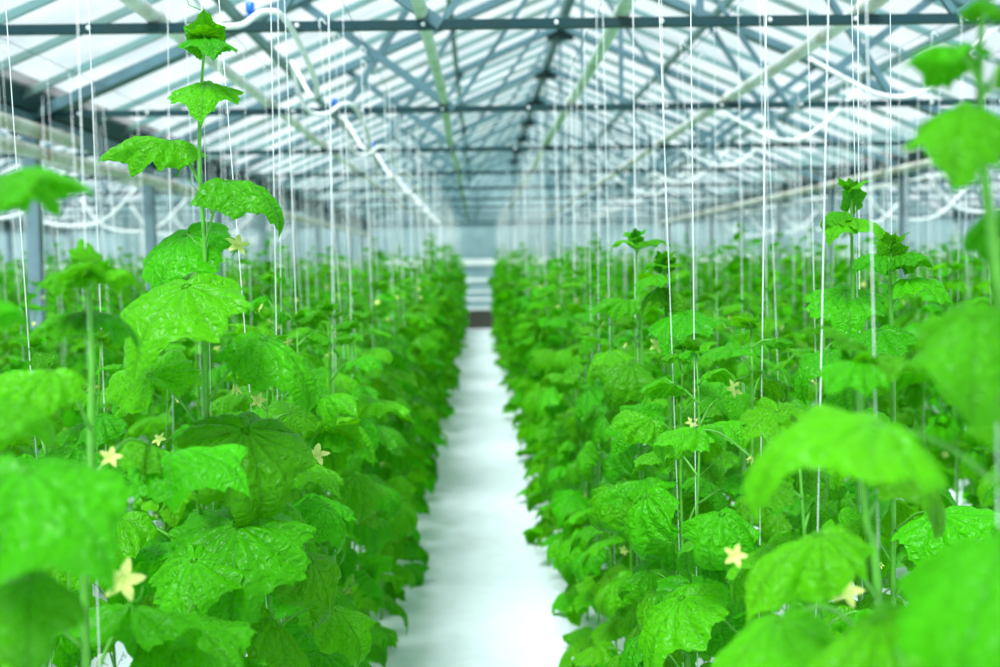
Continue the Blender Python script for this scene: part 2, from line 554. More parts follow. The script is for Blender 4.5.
def add_generic_leaves(pl, h, rng, z0, z1, dens=0.088, big=0.155, az0=0):
    z = z0; k = 0
    az = az0
    while z < z1:
        az += 137.5 + rng.uniform(-25, 25)
        n = pl.node(z)
        top = (h - z)
        if top > 0.42:
            s = big * rng.uniform(0.82, 1.16)
        else:
            s = big * max(0.26, 0.26 + 0.72 * (top / 0.42) ** 0.85) * rng.uniform(0.9, 1.1)
        s *= 1.0 if z > 0.5 else 0.9
        pet = s * rng.uniform(0.75, 1.15)
        up = rng.uniform(18, 50) if z > 0.35 else rng.uniform(10, 30)
        A = n + heading(az, up) * pet
        pitch = rng.uniform(-48, -6) if top > 0.3 else rng.uniform(-25, 30)
        var = rng.choice([1, 2, 3, 4, 5, 6, 7, 8, 9, 10, 10, 11, 11]) if top > 0.25 else rng.choice([0, 0, 1, 6, 9])
        pl.leaf(A, heading(az + rng.uniform(-28, 28), pitch), R(rng.uniform(-22, 22)), s, var, n)
        if rng.random() < 0.24 and z > 0.4 and top > 0.06:
            a2 = az + rng.uniform(40, 120)
            fp = n + heading(a2, rng.uniform(0, 40)) * rng.uniform(0.035, 0.07)
            pl.flowers.append((fp, heading(a2 + rng.uniform(-40, 40), rng.uniform(-50, 40)), rng.uniform(0.016, 0.024), rng.random() < 0.62, n))
        if rng.random() < 0.3 and z > 0.5:
            pl.tendrils.append(coil(n, heading(az + 180, 25), rng))
        z += dens * rng.uniform(0.8, 1.2) * (0.75 if top < 0.25 else 1)
        k += 1
    # growing tip
    for q in range(3):
        a = az + 120 * q
        A = pl.node(h) + heading(a, 50) * 0.012
        pl.leaf(A, heading(a, 62 - 20 * q), R(rng.uniform(-20, 20)), 0.026 + 0.009 * q, 0, pl.node(h))

def generic_plant(seed, h, dens=0.080, big=0.162):
    rng = random.Random(seed)
    pl = Plant()
    pl.stem, pl.stem_r = straight_stem(h, rng)
    add_generic_leaves(pl, h, rng, 0.08, h - 0.01, dens, big, rng.uniform(0, 360))
    return pl

def stem_mb(pl, n=7):
    b = MB()
    b.tube(pl.stem, pl.stem_r, n)
    for t in pl.tendrils:
        b.tube(t, 0.0011, 4)
    return b

def instantiate_full(pl, name='cucumber_plant', loc=(0, 0, 0)):
    root = empty(name, loc)
    stem_mb(pl).build('stem', M_STEM, root, smooth=True)
    for M, s, var, pet in pl.leaves:
        o = link('leaf', HI[var], root)
        o.matrix_basis = M
        if s > 0.04:
            inv = M.inverted()
            b = MB()
            pts = spline(pet, 5)
            b.tube([inv @ p for p in pts], [r / s for r in np.linspace(0.0036, 0.0024, len(pts))], 6)
            b.build('petiole', M_STEM, o, smooth=True)
    for fp, d, s, opened, n in pl.flowers:
        z = Vector(d).normalized()
        q = z.to_track_quat('Z', 'Y')
        M = Matrix.Translation(fp) @ q.to_matrix().to_4x4() @ Matrix.Scale(s, 4)
        if opened:
            o = link('flower', PETALS, root); o.matrix_basis = M
            link('calyx', CALYX, o)
        else:
            o = link('flower', BUDF, root); o.matrix_basis = M
    return root

def copy_tree(src, name, loc, rz, sc):
    r = bpy.data.objects.new(name, None); r.empty_display_size = 0.1
    COL.objects.link(r)
    r.location = loc; r.rotation_euler = (0, 0, rz); r.scale = (sc, sc, sc)
    for ch in src.children:
        c = ch.copy(); COL.objects.link(c); c.parent = r
        for g in ch.children:
            d = g.copy(); COL.objects.link(d); d.parent = c
    return r

def merged_arrays(pl, bank, petioles=True, pn=4):
    V = []; T = []; Q = []; ve = []; rn = []; off = 0
    rng = random.Random(5)
    for M, s, var, pet in pl.leaves:
        co, tr, qd, uv, vv = bank[var]
        A = np.array(M)
        V.append(co @ A[:3, :3].T + A[:3, 3])
        T += [(a+off, b+off, c+off) for a, b, c in tr]
        Q += [(a+off, b+off, c+off, d+off) for a, b, c, d in qd]
        ve.append(vv); rn.append(np.full(len(co), rng.random())); off += len(co)
    V = np.concatenate(V)
    return V, T, Q, np.concatenate(ve), np.concatenate(rn)

def merged_foliage(pl, bank, name='foliage'):
    V, T, Q, ve, rn = merged_arrays(pl, bank)
    return mesh_from(name, V, T + Q, M_LEAF_FAR, attrs={'vein': ve, 'rnd': rn})

def merged_stem(pl, n=5):
    b = MB()
    b.tube(pl.stem, [r * 1.1 for r in pl.stem_r], n)
    for M, s, var, pet in pl.leaves:
        if s > 0.05: b.tube(pet, 0.0030, 4, caps=False)
    for fp, d, s, op, n_ in pl.flowers:
        b.ball(Vector(fp), s * 0.75, 6, mi=1)
    return b.mesh('stem', [M_STEM, M_PETAL], True)

# ------------------------------------------------------------------ the building
X_L, X_R = -3.11, 5.17
SPAN = X_R - X_L
RIDGE_X = (X_L + X_R) / 2
EAVE = CAM_H + 1.10
SLOPE = 0.42
RIDGE_Z = EAVE + SLOPE * SPAN / 2
TIE0 = 5.52
BAY = 3.0
NB = 10
Y_END = TIE0 + BAY * NB - 1.9
TIES = [TIE0 + BAY * (k - 2) for k in range(NB + 2)]
TIES = [t for t in TIES if t < Y_END - 0.3]
Y_FRONT = TIES[0] - 0.6
SPANS = [-2, -1, 0, 1, 2]

# floor
b = MB()
nx, ny = 60, 60
b.add([(-22, -4, 0), (24, -4, 0), (24, Y_END + 6, 0), (-22, Y_END + 6, 0)], [(0, 1, 2, 3)])
o = b.build('floor', M_FILM); o['kind'] = 'structure'
o['label'] = 'white plastic ground film covering the greenhouse floor and path'

# roof glass and glazing bars
cn = 0
for s in SPANS:
    for side in (0, 1):
        x0 = X_L + s * SPAN + (0 if side == 0 else SPAN)
        x1 = RIDGE_X + s * SPAN
        cn += 1
        b = MB()
        t = 0.006
        b.add([(x0, Y_FRONT, EAVE + .05), (x1, Y_FRONT, RIDGE_Z + .05), (x1, Y_END, RIDGE_Z + .05), (x0, Y_END, EAVE + .05)],
              [(0, 1, 2, 3)])
        o = b.build('ceiling_%d' % cn, M_GLASS)
        o['kind'] = 'structure'
        o['label'] = 'sloping whitewashed glass roof of the greenhouse'
        g = MB()
        y = TIES[0] + 0.375
        i = 0
        while y < Y_END:
            g.bar((x0, y, EAVE + .03), (x1, y, RIDGE_Z + .03), 0.05, 0.030, up=(0, 1, 0))
            y += 0.75
        for fr_ in (0.36, 0.70):
            xx = x0 + (x1 - x0) * fr_; zz = EAVE + (RIDGE_Z - EAVE) * fr_
            g.bar((xx, Y_FRONT, zz - .02), (xx, Y_END, zz - .02), 0.05, 0.06)
        gb = g.build('glazing_frame', M_BAR, o)
        gb['kind'] = 'structure'

ridge_phr = {-2: 'second span to the left', -1: 'span beyond the left post line', 0: 'span over the white path', 1: 'span beyond the right post line', 2: 'second span to the right'}
for s in SPANS:
    b = MB()
    xx = RIDGE_X + s * SPAN
    b.bar((xx, Y_FRONT, RIDGE_Z - 0.02), (xx, Y_END, RIDGE_Z - 0.02), 0.09, 0.12)
    o = b.build('trim_%d' % (s + 3), M_STEEL); o['kind'] = 'structure'
    o['label'] = 'long steel ridge beam of the ' + ridge_phr[s]

ORD = ['first', 'second', 'third', 'fourth', 'fifth', 'sixth', 'seventh', 'eighth', 'ninth', 'tenth', 'eleventh', 'twelfth', 'thirteenth', 'fourteenth', 'fifteenth', 'sixteenth']

def truss_parts(full):
    """a roof truss about x = 0 (its ridge), y = 0, heights in the world"""
    r = empty('roof_truss')
    H = SPAN / 2
    def on(x): return EAVE + SLOPE * (H - abs(x))
    b = MB(); b.box((-H, -0.025, CAM_H + 1.06), (H, 0.025, CAM_H + 1.10)); b.build('tie_bar', M_DARK, r)
    for sg in (-1, 1):
        b = MB(); b.bar((sg*H, 0, EAVE - .04), (0, 0, RIDGE_Z - .04), 0.07, 0.13, up=(0, 1, 0)); b.build('rafter', M_STEEL, r)
        for xa, xb, za, zb, th in ((1.18, 2.25, CAM_H+1.08, on(2.25)-.05, .055), (1.95, 1.15, CAM_H + 1.08, on(1.15) - .05, .045),
                                   (1.18, 0.15, CAM_H+1.08, RIDGE_Z - .25, .03)):
            b = MB(); b.bar((sg*xa, 0.0, za), (sg*xb, 0.0, zb), th, th, up=(0, 1, 0)); b.build('strut', M_STEEL, r)
        b = MB(); b.box((sg*H - .13, -.03, EAVE - .16), (sg*H + .13, .03, EAVE + .04)); b.build('gusset_plate', M_DARK, r)
    b = MB(); b.bar((0, 0, CAM_H + 1.08), (0, 0, RIDGE_Z - .05), 0.03, 0.03, up=(0, 1, 0)); b.build('king_post', M_STEEL, r)
    b = MB(); b.box((-.16, -.035, RIDGE_Z - .20), (.16, .035, RIDGE_Z - .02)); b.build('ridge_plate', M_DARK, r)
    if full:
        rng = random.Random(4)
        for i in range(16):
            x = -H + 0.4 + i * 0.5 + rng.uniform(-.1, .1)
            b = MB(); b.ball((x, -0.027, CAM_H + 1.08), 0.011, 7); b.build('clip', M_FRAME, r, True)
    return r

def copy_full(src, loc):
    r = src.copy(); COL.objects.link(r); r.location = loc
    for ch in src.children:
        c = ch.copy(); COL.objects.link(c); c.parent = r
        for g in ch.children:
            d = g.copy(); COL.objects.link(d); d.parent = c
    return r

TR_FULL = truss_parts(True); TR_PLAIN = truss_parts(False)
first_full = True; first_plain = True
vis_ties = [t for t in TIES if t > 5]
for s in SPANS:
    for k, y in enumerate(vis_ties if s == 0 else [t for t in vis_ties if t > 8]):
        x = RIDGE_X + s * SPAN
        if s == 0 and k < 4:
            if first_full: r = TR_FULL; r.location = (x, y, 0); first_full = False
            else: r = copy_full(TR_FULL, (x, y, 0))
        else:
            if first_plain: r = TR_PLAIN; r.location = (x, y, 0); first_plain = False
            else: r = copy_full(TR_PLAIN, (x, y, 0))
        if s == 0:
            if k < 7:
                tag(r, '%s grey roof truss from the front over the white path' % ORD[k], 'roof truss', 'roof trusses over the white path')
            else:
                tag(r, 'one of the small farthest roof trusses over the white path', 'roof truss', 'farthest roof trusses over the white path')
        else:
            tag(r, 'blurred grey roof truss of the ' + ridge_phr[s], 'roof truss', 'roof trusses of the ' + ridge_phr[s])

# posts
def post_parts():
    r = empty('steel_post')
    b = MB(); b.box((-.045, -.045, 0.02), (.045, .045, EAVE - .02)); b.build('shaft', M_STEEL_POST, r)
    b = MB(); b.box((-.10, -.10, 0), (.10, .10, .02)); b.build('base_plate', M_DARK, r)
    b = MB(); b.box((-.12, -.06, EAVE - .14), (.12, .06, EAVE + .02)); b.build('bracket', M_DARK, r)
    return r
POST = post_parts(); fp_ = True
for xi, (x, phr, t0) in enumerate(((X_L, 'left', 5), (X_R, 'right', 8), (X_L - SPAN, 'far left', 20), (X_R + SPAN, 'far right', 20))):
    for k, y in enumerate([t for t in TIES if t > t0]):
        if fp_: r = POST; r.location = (x, y, 0); fp_ = False
        else: r = copy_full(POST, (x, y, 0))
        if xi < 2 and k < 6:
            n_ = k if xi == 0 else k
            tag(r, '%s grey steel post from the front in the %s post line' % (ORD[n_], phr), 'post', 'steel posts of the %s post line' % phr)
        elif xi < 2:
            tag(r, 'one of the farther blurred grey steel posts in the %s line' % phr, 'post', 'farther steel posts of the %s line' % phr)
        else:
            tag(r, 'distant blurred steel post in the %s line' % phr, 'post', 'distant steel posts in the %s line' % phr)

# gutters
for x, phr in ((X_L, 'left post line'), (X_R, 'right post line'), (X_L - SPAN, 'far left post line'), (X_R + SPAN, 'far right post line')):
    r = empty('gutter', (x, 0, 0))
    b = MB()
    prof = [(-.14, .22), (-.13, .22), (-.07, .04), (.07, .04), (.13, .22), (.14, .22), (.08, .02), (-.08, .02)]
    n = len(prof)
    vs = [(p[0], Y_FRONT, EAVE + p[1] - .03) for p in prof] + [(p[0], Y_END, EAVE + p[1] - .03) for p in prof]
    b.add(vs, [(i, (i+1) % n, n + (i+1) % n, n + i) for i in range(n)])
    b.build('trough', M_DARK, r)
    b = MB(); b.box((-.05, Y_FRONT, EAVE - .15), (.05, Y_END, EAVE - .02)); b.build('beam', M_STEEL, r)
    tag(r, 'long dark steel roof gutter along the ' + phr, 'gutter', 'roof gutters over the post lines')

# end wall
GABLES = []
r = empty('wall_back', (0, Y_END, 0)); r['kind'] = 'structure'
XA, XB = X_L - 2*SPAN, X_R + 2*SPAN
b = MB(); b.box((XA, 0, 0), (XB, 0.2, 0.50)); o = b.build('plinth', M_BRICK, r)
b = MB()
for z, hh in ((0.54, .05), (0.80, .06), (1.02, .05), (1.32, .10), (1.78, .18)):
    b.box((XA, 0.02, z), (XB, 0.10, z + hh))
x = XA
while x < XB:
    b.box((x - .02, 0.03, 0.5), (x + .02, 0.09, EAVE)); x += SPAN / 4
b.build('window_frame', M_FRAME, r)
b = MB(); b.add([(XA, .06, .5), (XB, .06, .5), (XB, .06, EAVE), (XA, .06, EAVE)], [(0, 1, 2, 3)]); GLASS_BACK = b.build('glass', M_GLASS, r)
for s in SPANS:
    x0 = X_L + s * SPAN
    b = MB(); b.add([(x0, .06, EAVE), (x0 + SPAN, .06, EAVE), (x0 + SPAN/2, .06, RIDGE_Z)], [(0, 1, 2)]); GABLES.append(b.build('gable_glass', M_GLASS, r))
    b = MB(); b.bar((x0, .06, EAVE), (x0 + SPAN, .06, EAVE), .08, .10)
    for k in range(1, 8):
        xx = x0 + SPAN * k / 8
        b.bar((xx, .06, EAVE), (xx, .06, EAVE + SLOPE * (SPAN/2 - abs(xx - x0 - SPAN/2))), .04, .04)
    b.build('gable_frame', M_STEEL, r)

# fogged side walls and the hall behind the end wall
def fogged_material():
    m, nt, out = new_mat('fogged_glazing')
    p = nt.nodes.new('ShaderNodeBsdfPrincipled'); p.inputs['Roughness'].default_value = 0.35
    tl = nt.nodes.new('ShaderNodeBsdfTranslucent'); tl.inputs['Color'].default_value = (0.42, 0.60, 0.60, 1)
    tc = nt.nodes.new('ShaderNodeTexCoord'); no = nt.nodes.new('ShaderNodeTexNoise'); no.inputs['Scale'].default_value = 0.8; no.inputs['Detail'].default_value = 5
    nt.links.new(tc.outputs['Object'], no.inputs['Vector'])
    rp = nt.nodes.new('ShaderNodeValToRGB')
    rp.color_ramp.elements[0].position = .35; rp.color_ramp.elements[1].position = .65
    rp.color_ramp.elements[0].color = (0.18, 0.32, 0.33, 1); rp.color_ramp.elements[1].color = (0.42, 0.58, 0.60, 1)
    nt.links.new(no.outputs['Fac'], rp.inputs['Fac']); nt.links.new(rp.outputs['Color'], p.inputs['Base Color'])
    nt.links.new(rp.outputs['Color'], tl.inputs['Color'])
    mx = nt.nodes.new('ShaderNodeMixShader'); mx.inputs['Fac'].default_value = 0.5
    nt.links.new(p.outputs['BSDF'], mx.inputs[1]); nt.links.new(tl.outputs['BSDF'], mx.inputs[2])
    nt.links.new(mx.outputs['Shader'], out.inputs['Surface'])
    return m
M_FOG = fogged_material()
for o_ in GABLES + [GLASS_BACK]: o_.data.materials[0] = M_FOG
for nm, xx in (('wall_left', XA), ('wall_right', XB)):
    r2 = empty(nm, (xx, 0, 0)); r2['kind'] = 'structure'
    b = MB(); b.box((-.1, Y_FRONT, 0), (.1, Y_END, .5)); b.build('plinth', M_BRICK, r2)
    b = MB(); b.box((-.01, Y_FRONT, .5), (.01, Y_END, EAVE)); b.build('glass', M_FOG, r2)
    b = MB()
    for z in (.5, .95, 1.4, 1.85, 2.15, 2.45, 2.75):
        b.box((-.04, Y_FRONT, z), (.04, Y_END, z + .06))
    y = Y_FRONT
    while y < Y_END:
        b.box((-.035, y, .5), (.035, y + .06, EAVE)); y += 1.5
    b.build('window_frame', M_FRAME, r2)

# pipes
def pipe(name, x, dz, rad, mat, y0, y1, label, sleeve=None, flange=False, wob=0.0):
    r = empty(name, (x, 0, CAM_H + dz))
    b = MB()
    n = 24
    pts = [(wob * math.sin(i * 1.3), y0 + (y1 - y0) * i / n, wob * 0.5 * math.cos(i * 1.9)) for i in range(n + 1)]
    b.tube(pts, rad, 14); b.build('tube', mat, r, True)
    y = TIES[0] + BAY
    k = 0
    for y in [t for t in TIES if y0 < t < y1]:
        b = MB(); b.tube([(0, y + .02, 0), (0, y + .07, 0)], rad * 1.22, 14); b.build('clamp', M_PIPE_R, r, True)
    tag(r, label, 'pipe', 'heating pipes running along the roof')
    return r
TZ = 1.10
pipe('heating_pipe', -0.23, TZ + .035, .031, M_PIPE_G, TIES[0], Y_END - .1, 'mossy green heating pipe just left of the ridge above the path', wob=.012)
pipe('heating_pipe', 0.68, TZ + .035, .031, M_PIPE_G, TIES[0], Y_END - .1, 'mossy green heating pipe right of the ridge above the right row', wob=.008)
pipe('heating_pipe', 1.80, TZ + .04, .037, M_PIPE_W, TIES[0], Y_END - .1, 'thick white heating pipe crossing the right half of the roof', wob=.006)
pipe('heating_pipe', -1.45, TZ + .04, .034, M_PIPE_W, TIES[0], Y_END - .1, 'white paint-worn heating pipe crossing the left half of the roof', wob=.006)
pipe('heating_pipe', X_L + .17, 0.93, .05, M_PIPE_R, TIES[0], 8.9, 'thick pale pipe stub ending at the first left post')
pipe('heating_pipe', X_L + .20, 0.78, .045, M_PIPE_R, TIES[0], Y_END - .2, 'stained pale pipe running along the left post line')
pipe('heating_pipe', X_R - .18, 1.02, .045, M_PIPE_R, TIES[0], Y_END - .2, 'stained beige pipe running under the right gutter')
pipe('heating_pipe', X_R + 1.5, TZ + .04, .035, M_PIPE_W, TIES[0], Y_END - .2, 'white heating pipe in the span beyond the right gutter')
pipe('heating_pipe', X_L - 1.5, TZ + .04, .035, M_PIPE_W, TIES[0], Y_END - .2, 'white heating pipe in the span beyond the left gutter')

# zigzag misting hose with blue fittings, left
r = empty('misting_hose', (0, 0, 0))
pts = []
for y in [t for t in TIES if 2 < t < Y_END - 3]:
    pts += [(-1.17, y - .75, CAM_H + 1.30), (-1.13, y - .42, CAM_H + 1.05), (-1.00, y - .34, CAM_H + 1.02), (-0.90, y - .28, CAM_H + 1.09), (-0.82, y - .15, CAM_H + 1.07),
            (-0.80, y + .6, CAM_H + .92), (-0.92, y + 1.3, CAM_H + .95)]
b = MB(); b.tube(spline(pts, 6), .013, 10); b.build('tube', M_HOSE, r, True)
for y in [t for t in TIES if 2 < t < Y_END - 3]:
    b = MB(); b.tube([(-.955, y - .30, CAM_H + 1.05), (-.955, y - .30, CAM_H + 1.09)], .011, 8)
    b.tube([(-.955, y - .30, CAM_H + 1.085), (-.955, y - .30, CAM_H + 1.125)], .019, 8); f_ = b.build('blue_nozzle', M_BLUE, r, True)
tag(r, 'long white misting hose with blue nozzles zigzagging below the left roof', 'hose')

# white hose loops hanging from each truss, right
vt = [t for t in TIES if t > 5]
for k, y in enumerate(vt):
    b = MB()
    pts = [(2.35, y - .02, CAM_H + 1.40), (2.62, y - .05, CAM_H + 1.24), (2.85, y - .05, CAM_H + 1.135), (3.08, y - .05, CAM_H + 1.13), (3.32, y - .04, CAM_H + 1.27), (3.62, y - .02, CAM_H + 1.55), (3.8, y - .02, CAM_H + 1.66)]
    b.tube(spline(pts, 8), .017, 10)
    o = b.build('hose_loop', M_HOSE, None, True)
    if 0 < k < 7:
        tag(o, 'white hose looping below the %s truss from the front, right of path' % ORD[k], 'hose', 'white hose loops under the right roof')
    else:
        tag(o, 'one of the far white hose loops along the right half of the roof', 'hose', 'far hose loops under the right roof')
for k, y in enumerate([t for t in TIES if t > 8]):
    for sx, ph in ((X_R + 2.0, 'right'), (X_L - 3.0, 'left')):
        b = MB()
        pts = [(sx - .6, y, CAM_H + 1.2), (sx - .2, y - .05, CAM_H + .72), (sx + .4, y - .05, CAM_H + .62), (sx + .8, y - .04, CAM_H + .75), (sx + 1.2, y - .02, CAM_H + 1.15)]
        b.tube(spline(pts, 6), .022, 8)
        o = b.build('hose_loop', M_HOSE, None, True)
        tag(o, 'white hose loop hanging in the span beyond the %s gutter' % ph, 'hose', 'white hose loops beyond the %s gutter' % ph)

# ------------------------------------------------------------------ hero plants (leaf by leaf)
def hero(Xp, D, top_px, wob_px=None, seed=1, z_low=0.1):
    """stem from the floor up to the pixel top_px at depth D"""
    pl = Plant()
    base = Vector((Xp, D, 0))
    top = at(top_px[0], top_px[1], D)
    mids = [at(x, y, D) for x, y in (wob_px or [])]
    pts = [base] + mids + [top]
    sp = spline(pts, 6)
    pl.base = base
    pl.stem = [p - base for p in sp]
    n = len(sp)
    pl.stem_r = [0.0068 - 0.0040 * (i / (n - 1)) ** 1.6 for i in range(n)]
    pl.D = D
    pl.h = (top - base).z
    return pl

def hleaf(pl, px, py, az, pitch, roll, size, var, node_px=None, dD=0.0, sag=0.1):
    A = at(px, py, pl.D + dD) - pl.base
    if node_px is None:
        n = pl.node(A.z - size * 0.5)
    else:
        n = pl.node((at(node_px[0], node_px[1], pl.D) - pl.base).z)
    pl.leaf(A, heading(az, pitch), R(roll), size, var, n, sag)

def hflower(pl, px, py, az, pitch, s, opened=True, dD=0.0):
    p = at(px, py, pl.D + dD) - pl.base
    n = pl.node(p.z - .02)
    pl.flowers.append((p, heading(az, pitch), s, opened, n))

HEROES = []
# the tall sharp plant left of the path
c = hero(-0.575, 2.5, (205, 40), [(203, 560), (207, 440), (206, 400), (205, 330), (205, 250), (200, 180), (200, 110)], 3)
hleaf(c, 206, 44, 275, 74, 12, .062, 12, (205, 52))
hleaf(c, 207, 40, 290, -2, 0, .088, 10, (206, 55), dD=-.01)
hleaf(c, 206, 84, 275, -18, 0, .108, 10, (203, 100))
hleaf(c, 172, 141, 178, 10, -12, .145, 4, (199, 184), dD=.02)
hleaf(c, 226, 180, 345, -6, 16, .155, 5, (205, 246), dD=-.03)
hleaf(c, 187, 234, 238, -36, 0, .165, 10, (204, 262), dD=.06)
hleaf(c, 187, 286, 236, -26, -6, .205, 10, (206, 352), dD=-.12)
hleaf(c, 150, 376, 120, 28, -25, .150, 6, (205, 438), dD=-.04)
hleaf(c, 263, 338, 335, -20, 12, .185, 5, (206, 405), dD=.02)
hleaf(c, 245, 430, 308, -46, 5, .21, 11, (206, 452), dD=-.05)
hleaf(c, 238, 524, 272, -36, 0, .22, 10, (205, 560), dD=-.08)
hleaf(c, 172, 452, 330, 8, 0, .165, 9, (205, 520), dD=-.42)
hleaf(c, 185, 622, 320, -6, 0, .16, 9, (204, 640), dD=-.45)
hleaf(c, 120, 520, 200, -20, 0, .17, 1, (204, 560))
hleaf(c, 310, 560, 330, -40, 0, .17, 2, (204, 600), dD=.12)
for (x, y, az, pi_, s, op) in ((237, 246, 300, 35, .026, True), (235, 381, 290, -60, .026, False), (198, 522, 200, 35, .022, True), (160, 440, 250, 40, .017, True)):
    hflower(c, x, y, az, pi_, s, op, dD=-.03)
hflower(c, 316, 456, 285, 45, .030, True, dD=.10)
c.tendrils.append([at(205, 200, 2.5) - c.base, at(192, 185, 2.45) - c.base, at(190, 178, 2.43) - c.base])
c.tendrils.append([at(201, 10, 2.5) - c.base, at(189, 5, 2.5) - c.base, at(186, -4, 2.5) - c.base])
add_generic_leaves(c, c.h + 5, random.Random(21), 0.08, 1.28, 0.08, 0.165, 40)
HEROES.append((c, 'tall cucumber plant in sharp focus left of the path, growing tip near roof', 'front'))

# the blurred plant at x = 90
b_ = hero(-0.585, 1.78, (88, 280), [(86, 660), (92, 560), (91, 440), (92, 360), (90, 310)], 4)
hleaf(b_, 86, 268, 260, 20, 0, .055, 9, (90, 285), dD=-.03)
hleaf(b_, 100, 270, 10, 5, 0, .06, 1, (90, 290))
hleaf(b_, 76, 274, 185, 8, 0, .06, 1, (90, 290))
hleaf(b_, 90, 262, 130, 60, 0, .04, 0, (90, 285))
hleaf(b_, 92, 312, 350, -5, 0, .085, 1, (91, 345), dD=.05)
hleaf(b_, 80, 312, 190, -5, 0, .08, 4, (91, 345), dD=.05)
hleaf(b_, 52, 372, 195, 0, -10, .11, 1, (92, 430), dD=-.15)
hleaf(b_, 150, 445, 20, -30, 0, .13, 2, (91, 480), dD=.3)
hleaf(b_, 50, 520, 170, -10, 0, .13, 5, (91, 560), dD=.2)
hflower(b_, 110, 458, 300, 30, .017, True)
hflower(b_, 122, 580, 300, 10, .030, True, dD=-.15)
for q_ in range(5):
    b_.leaf(b_.node(.25 + .09*q_) + heading(20 + 70*q_, 25) * .15, heading(20 + 70*q_, -20), 0, .17, 10, b_.node(.22 + .09*q_))
add_generic_leaves(b_, b_.h + 5, random.Random(8), 0.08, 1.30, 0.075, 0.155, 100)
HEROES.append((b_, 'blurred cucumber plant with flat leafy tip, left of the tall sharp plant', 'front'))

# the nearest plant at the left edge
a_ = hero(-0.60, 1.25, (-70, 120), [(-92, 660), (-88, 400), (-80, 250)], 5)
hleaf(a_, -5, 178, 352, 14, 0, .095, 4, (-80, 230), dD=.02)
hleaf(a_, -14, 300, 10, -5, 0, .05, 1, (-82, 330), dD=.02)
hleaf(a_, 25, 470, 330, -18, 6, .145, 9, (-88, 560), dD=-.02)
hleaf(a_, -25, 400, 30, -5, 0, .11, 1, (-86, 460), dD=.18)
hleaf(a_, 30, 578, 285, -25, 0, .10, 5, (-90, 640), dD=0)
hleaf(a_, -60, 160, 110, 10, 0, .09, 1, (-75, 200), dD=.1)
add_generic_leaves(a_, a_.h + 5, random.Random(33), 0.08, 1.25, 0.075, 0.15, 250)
HEROES.append((a_, 'nearest blurred cucumber plant at the left edge of the photo', 'front'))

# right: the plant whose tip leaves the frame at the top
d_ = hero(0.545, 1.2, (984, -12), [(1040, 660), (1020, 480), (1003, 330), (990, 220), (982, 150), (980, 60)], 6)
hleaf(d_, 985, 6, 250, 10, 0, .042, 1, (984, 20), dD=-.02)
hleaf(d_, 958, 48, 188, 2, 20, .062, 4, (981, 85), dD=0)
hleaf(d_, 962, 110, 240, -26, 0, .088, 1, (983, 165), dD=-.03)
hleaf(d_, 1015, 60, 20, 10, 0, .07, 1, (983, 100), dD=.05)
hleaf(d_, 975, 318, 245, -38, 0, .105, 1, (1000, 370), dD=-.04)
hleaf(d_, 1010, 215, 20, -10, 0, .10, 1, (990, 260), dD=.05)
hleaf(d_, 880, 425, 192, 8, -10, .160, 11, (1012, 520), dD=0.0)
hleaf(d_, 1010, 545, 230, -12, 0, .16, 9, (1025, 640), dD=-.22)
hleaf(d_, 1030, 420, 330, -20, 0, .13, 1, (1012, 470), dD=.1)
hleaf(d_, 880, 620, 215, -20, 0, .13, 4, (1032, 690), dD=.0)
add_generic_leaves(d_, d_.h + 5, random.Random(35), 0.08, 1.22, 0.075, 0.15, 50)
HEROES.append((d_, 'nearest blurred cucumber plant at the right edge, tip above the frame', 'front'))

# right: blurred low tip at 860,400
e_ = hero(0.575, 1.62, (858, 372), [(880, 660), (866, 520), (862, 430)], 7)
hleaf(e_, 860, 362, 215, 4, 0, .075, 1, (860, 400), dD=-.02)
hleaf(e_, 868, 358, 350, 6, 0, .07, 4, (860, 395), dD=.0)
hleaf(e_, 850, 340, 140, 30, 0, .05, 0, (859, 378), dD=.02)
hleaf(e_, 905, 460, 300, -30, 0, .105, 1, (866, 520), dD=-.02)
hleaf(e_, 820, 535, 205, -14, 0, .135, 4, (872, 600), dD=-.05)
hleaf(e_, 780, 620, 215, -12, 0, .13, 9, (878, 650), dD=-.25)
hflower(e_, 845, 592, 265, 35, .026, True, dD=.05)
hflower(e_, 735, 556, 265, 20, .017, True, dD=.05)
add_generic_leaves(e_, e_.h + 5, random.Random(36), 0.08, 1.15, 0.07, 0.155, 90)
HEROES.append((e_, 'blurred cucumber plant with low spreading tip between the two right front plants', 'front'))

# plants with tips standing clear of the canopy, right of the path
g_ = hero(0.53, 4.0, (636, 238), [(642, 420), (641, 330), (637, 280)], 11)
hleaf(g_, 629, 241, 185, 12, 0, .070, 11, (636, 250))
hleaf(g_, 644, 242, 350, 16, 0, .085, 10, (637, 255), dD=-.02)
hleaf(g_, 636, 243, 270, 70, 0, .04, 12, (636, 248))
hleaf(g_, 629, 300, 180, 6, -8, .125, 4, (641, 325), dD=-.02)
hleaf(g_, 612, 352, 205, -15, 0, .14, 11, (641, 385), dD=-.05)
add_generic_leaves(g_, g_.h + 5, random.Random(61), 0.08, 1.45, 0.08, 0.155, 90)
HEROES.append((g_, 'cucumber plant with tall two-leaved tip clear of the canopy, right of the path', 'tip'))
f2 = hero(0.57, 3.5, (664, 262), [(670, 420), (668, 340), (665, 300)], 12)
hleaf(f2, 660, 264, 190, 14, 0, .060, 11, (664, 272))
hleaf(f2, 668, 264, 345, 10, 0, .055, 10, (664, 275))
hleaf(f2, 664, 266, 270, 60, 0, .05, 0, (664, 270))
hleaf(f2, 656, 276, 215, -8, 0, .085, 10, (665, 292), dD=-.04)
hleaf(f2, 655, 290, 225, -22, 0, .095, 3, (666, 305), dD=-.02)
hleaf(f2, 674, 291, 320, -30, 0, .09, 3, (666, 305), dD=-.02)
hleaf(f2, 686, 314, 235, -14, 0, .15, 10, (668, 350), dD=-.08)
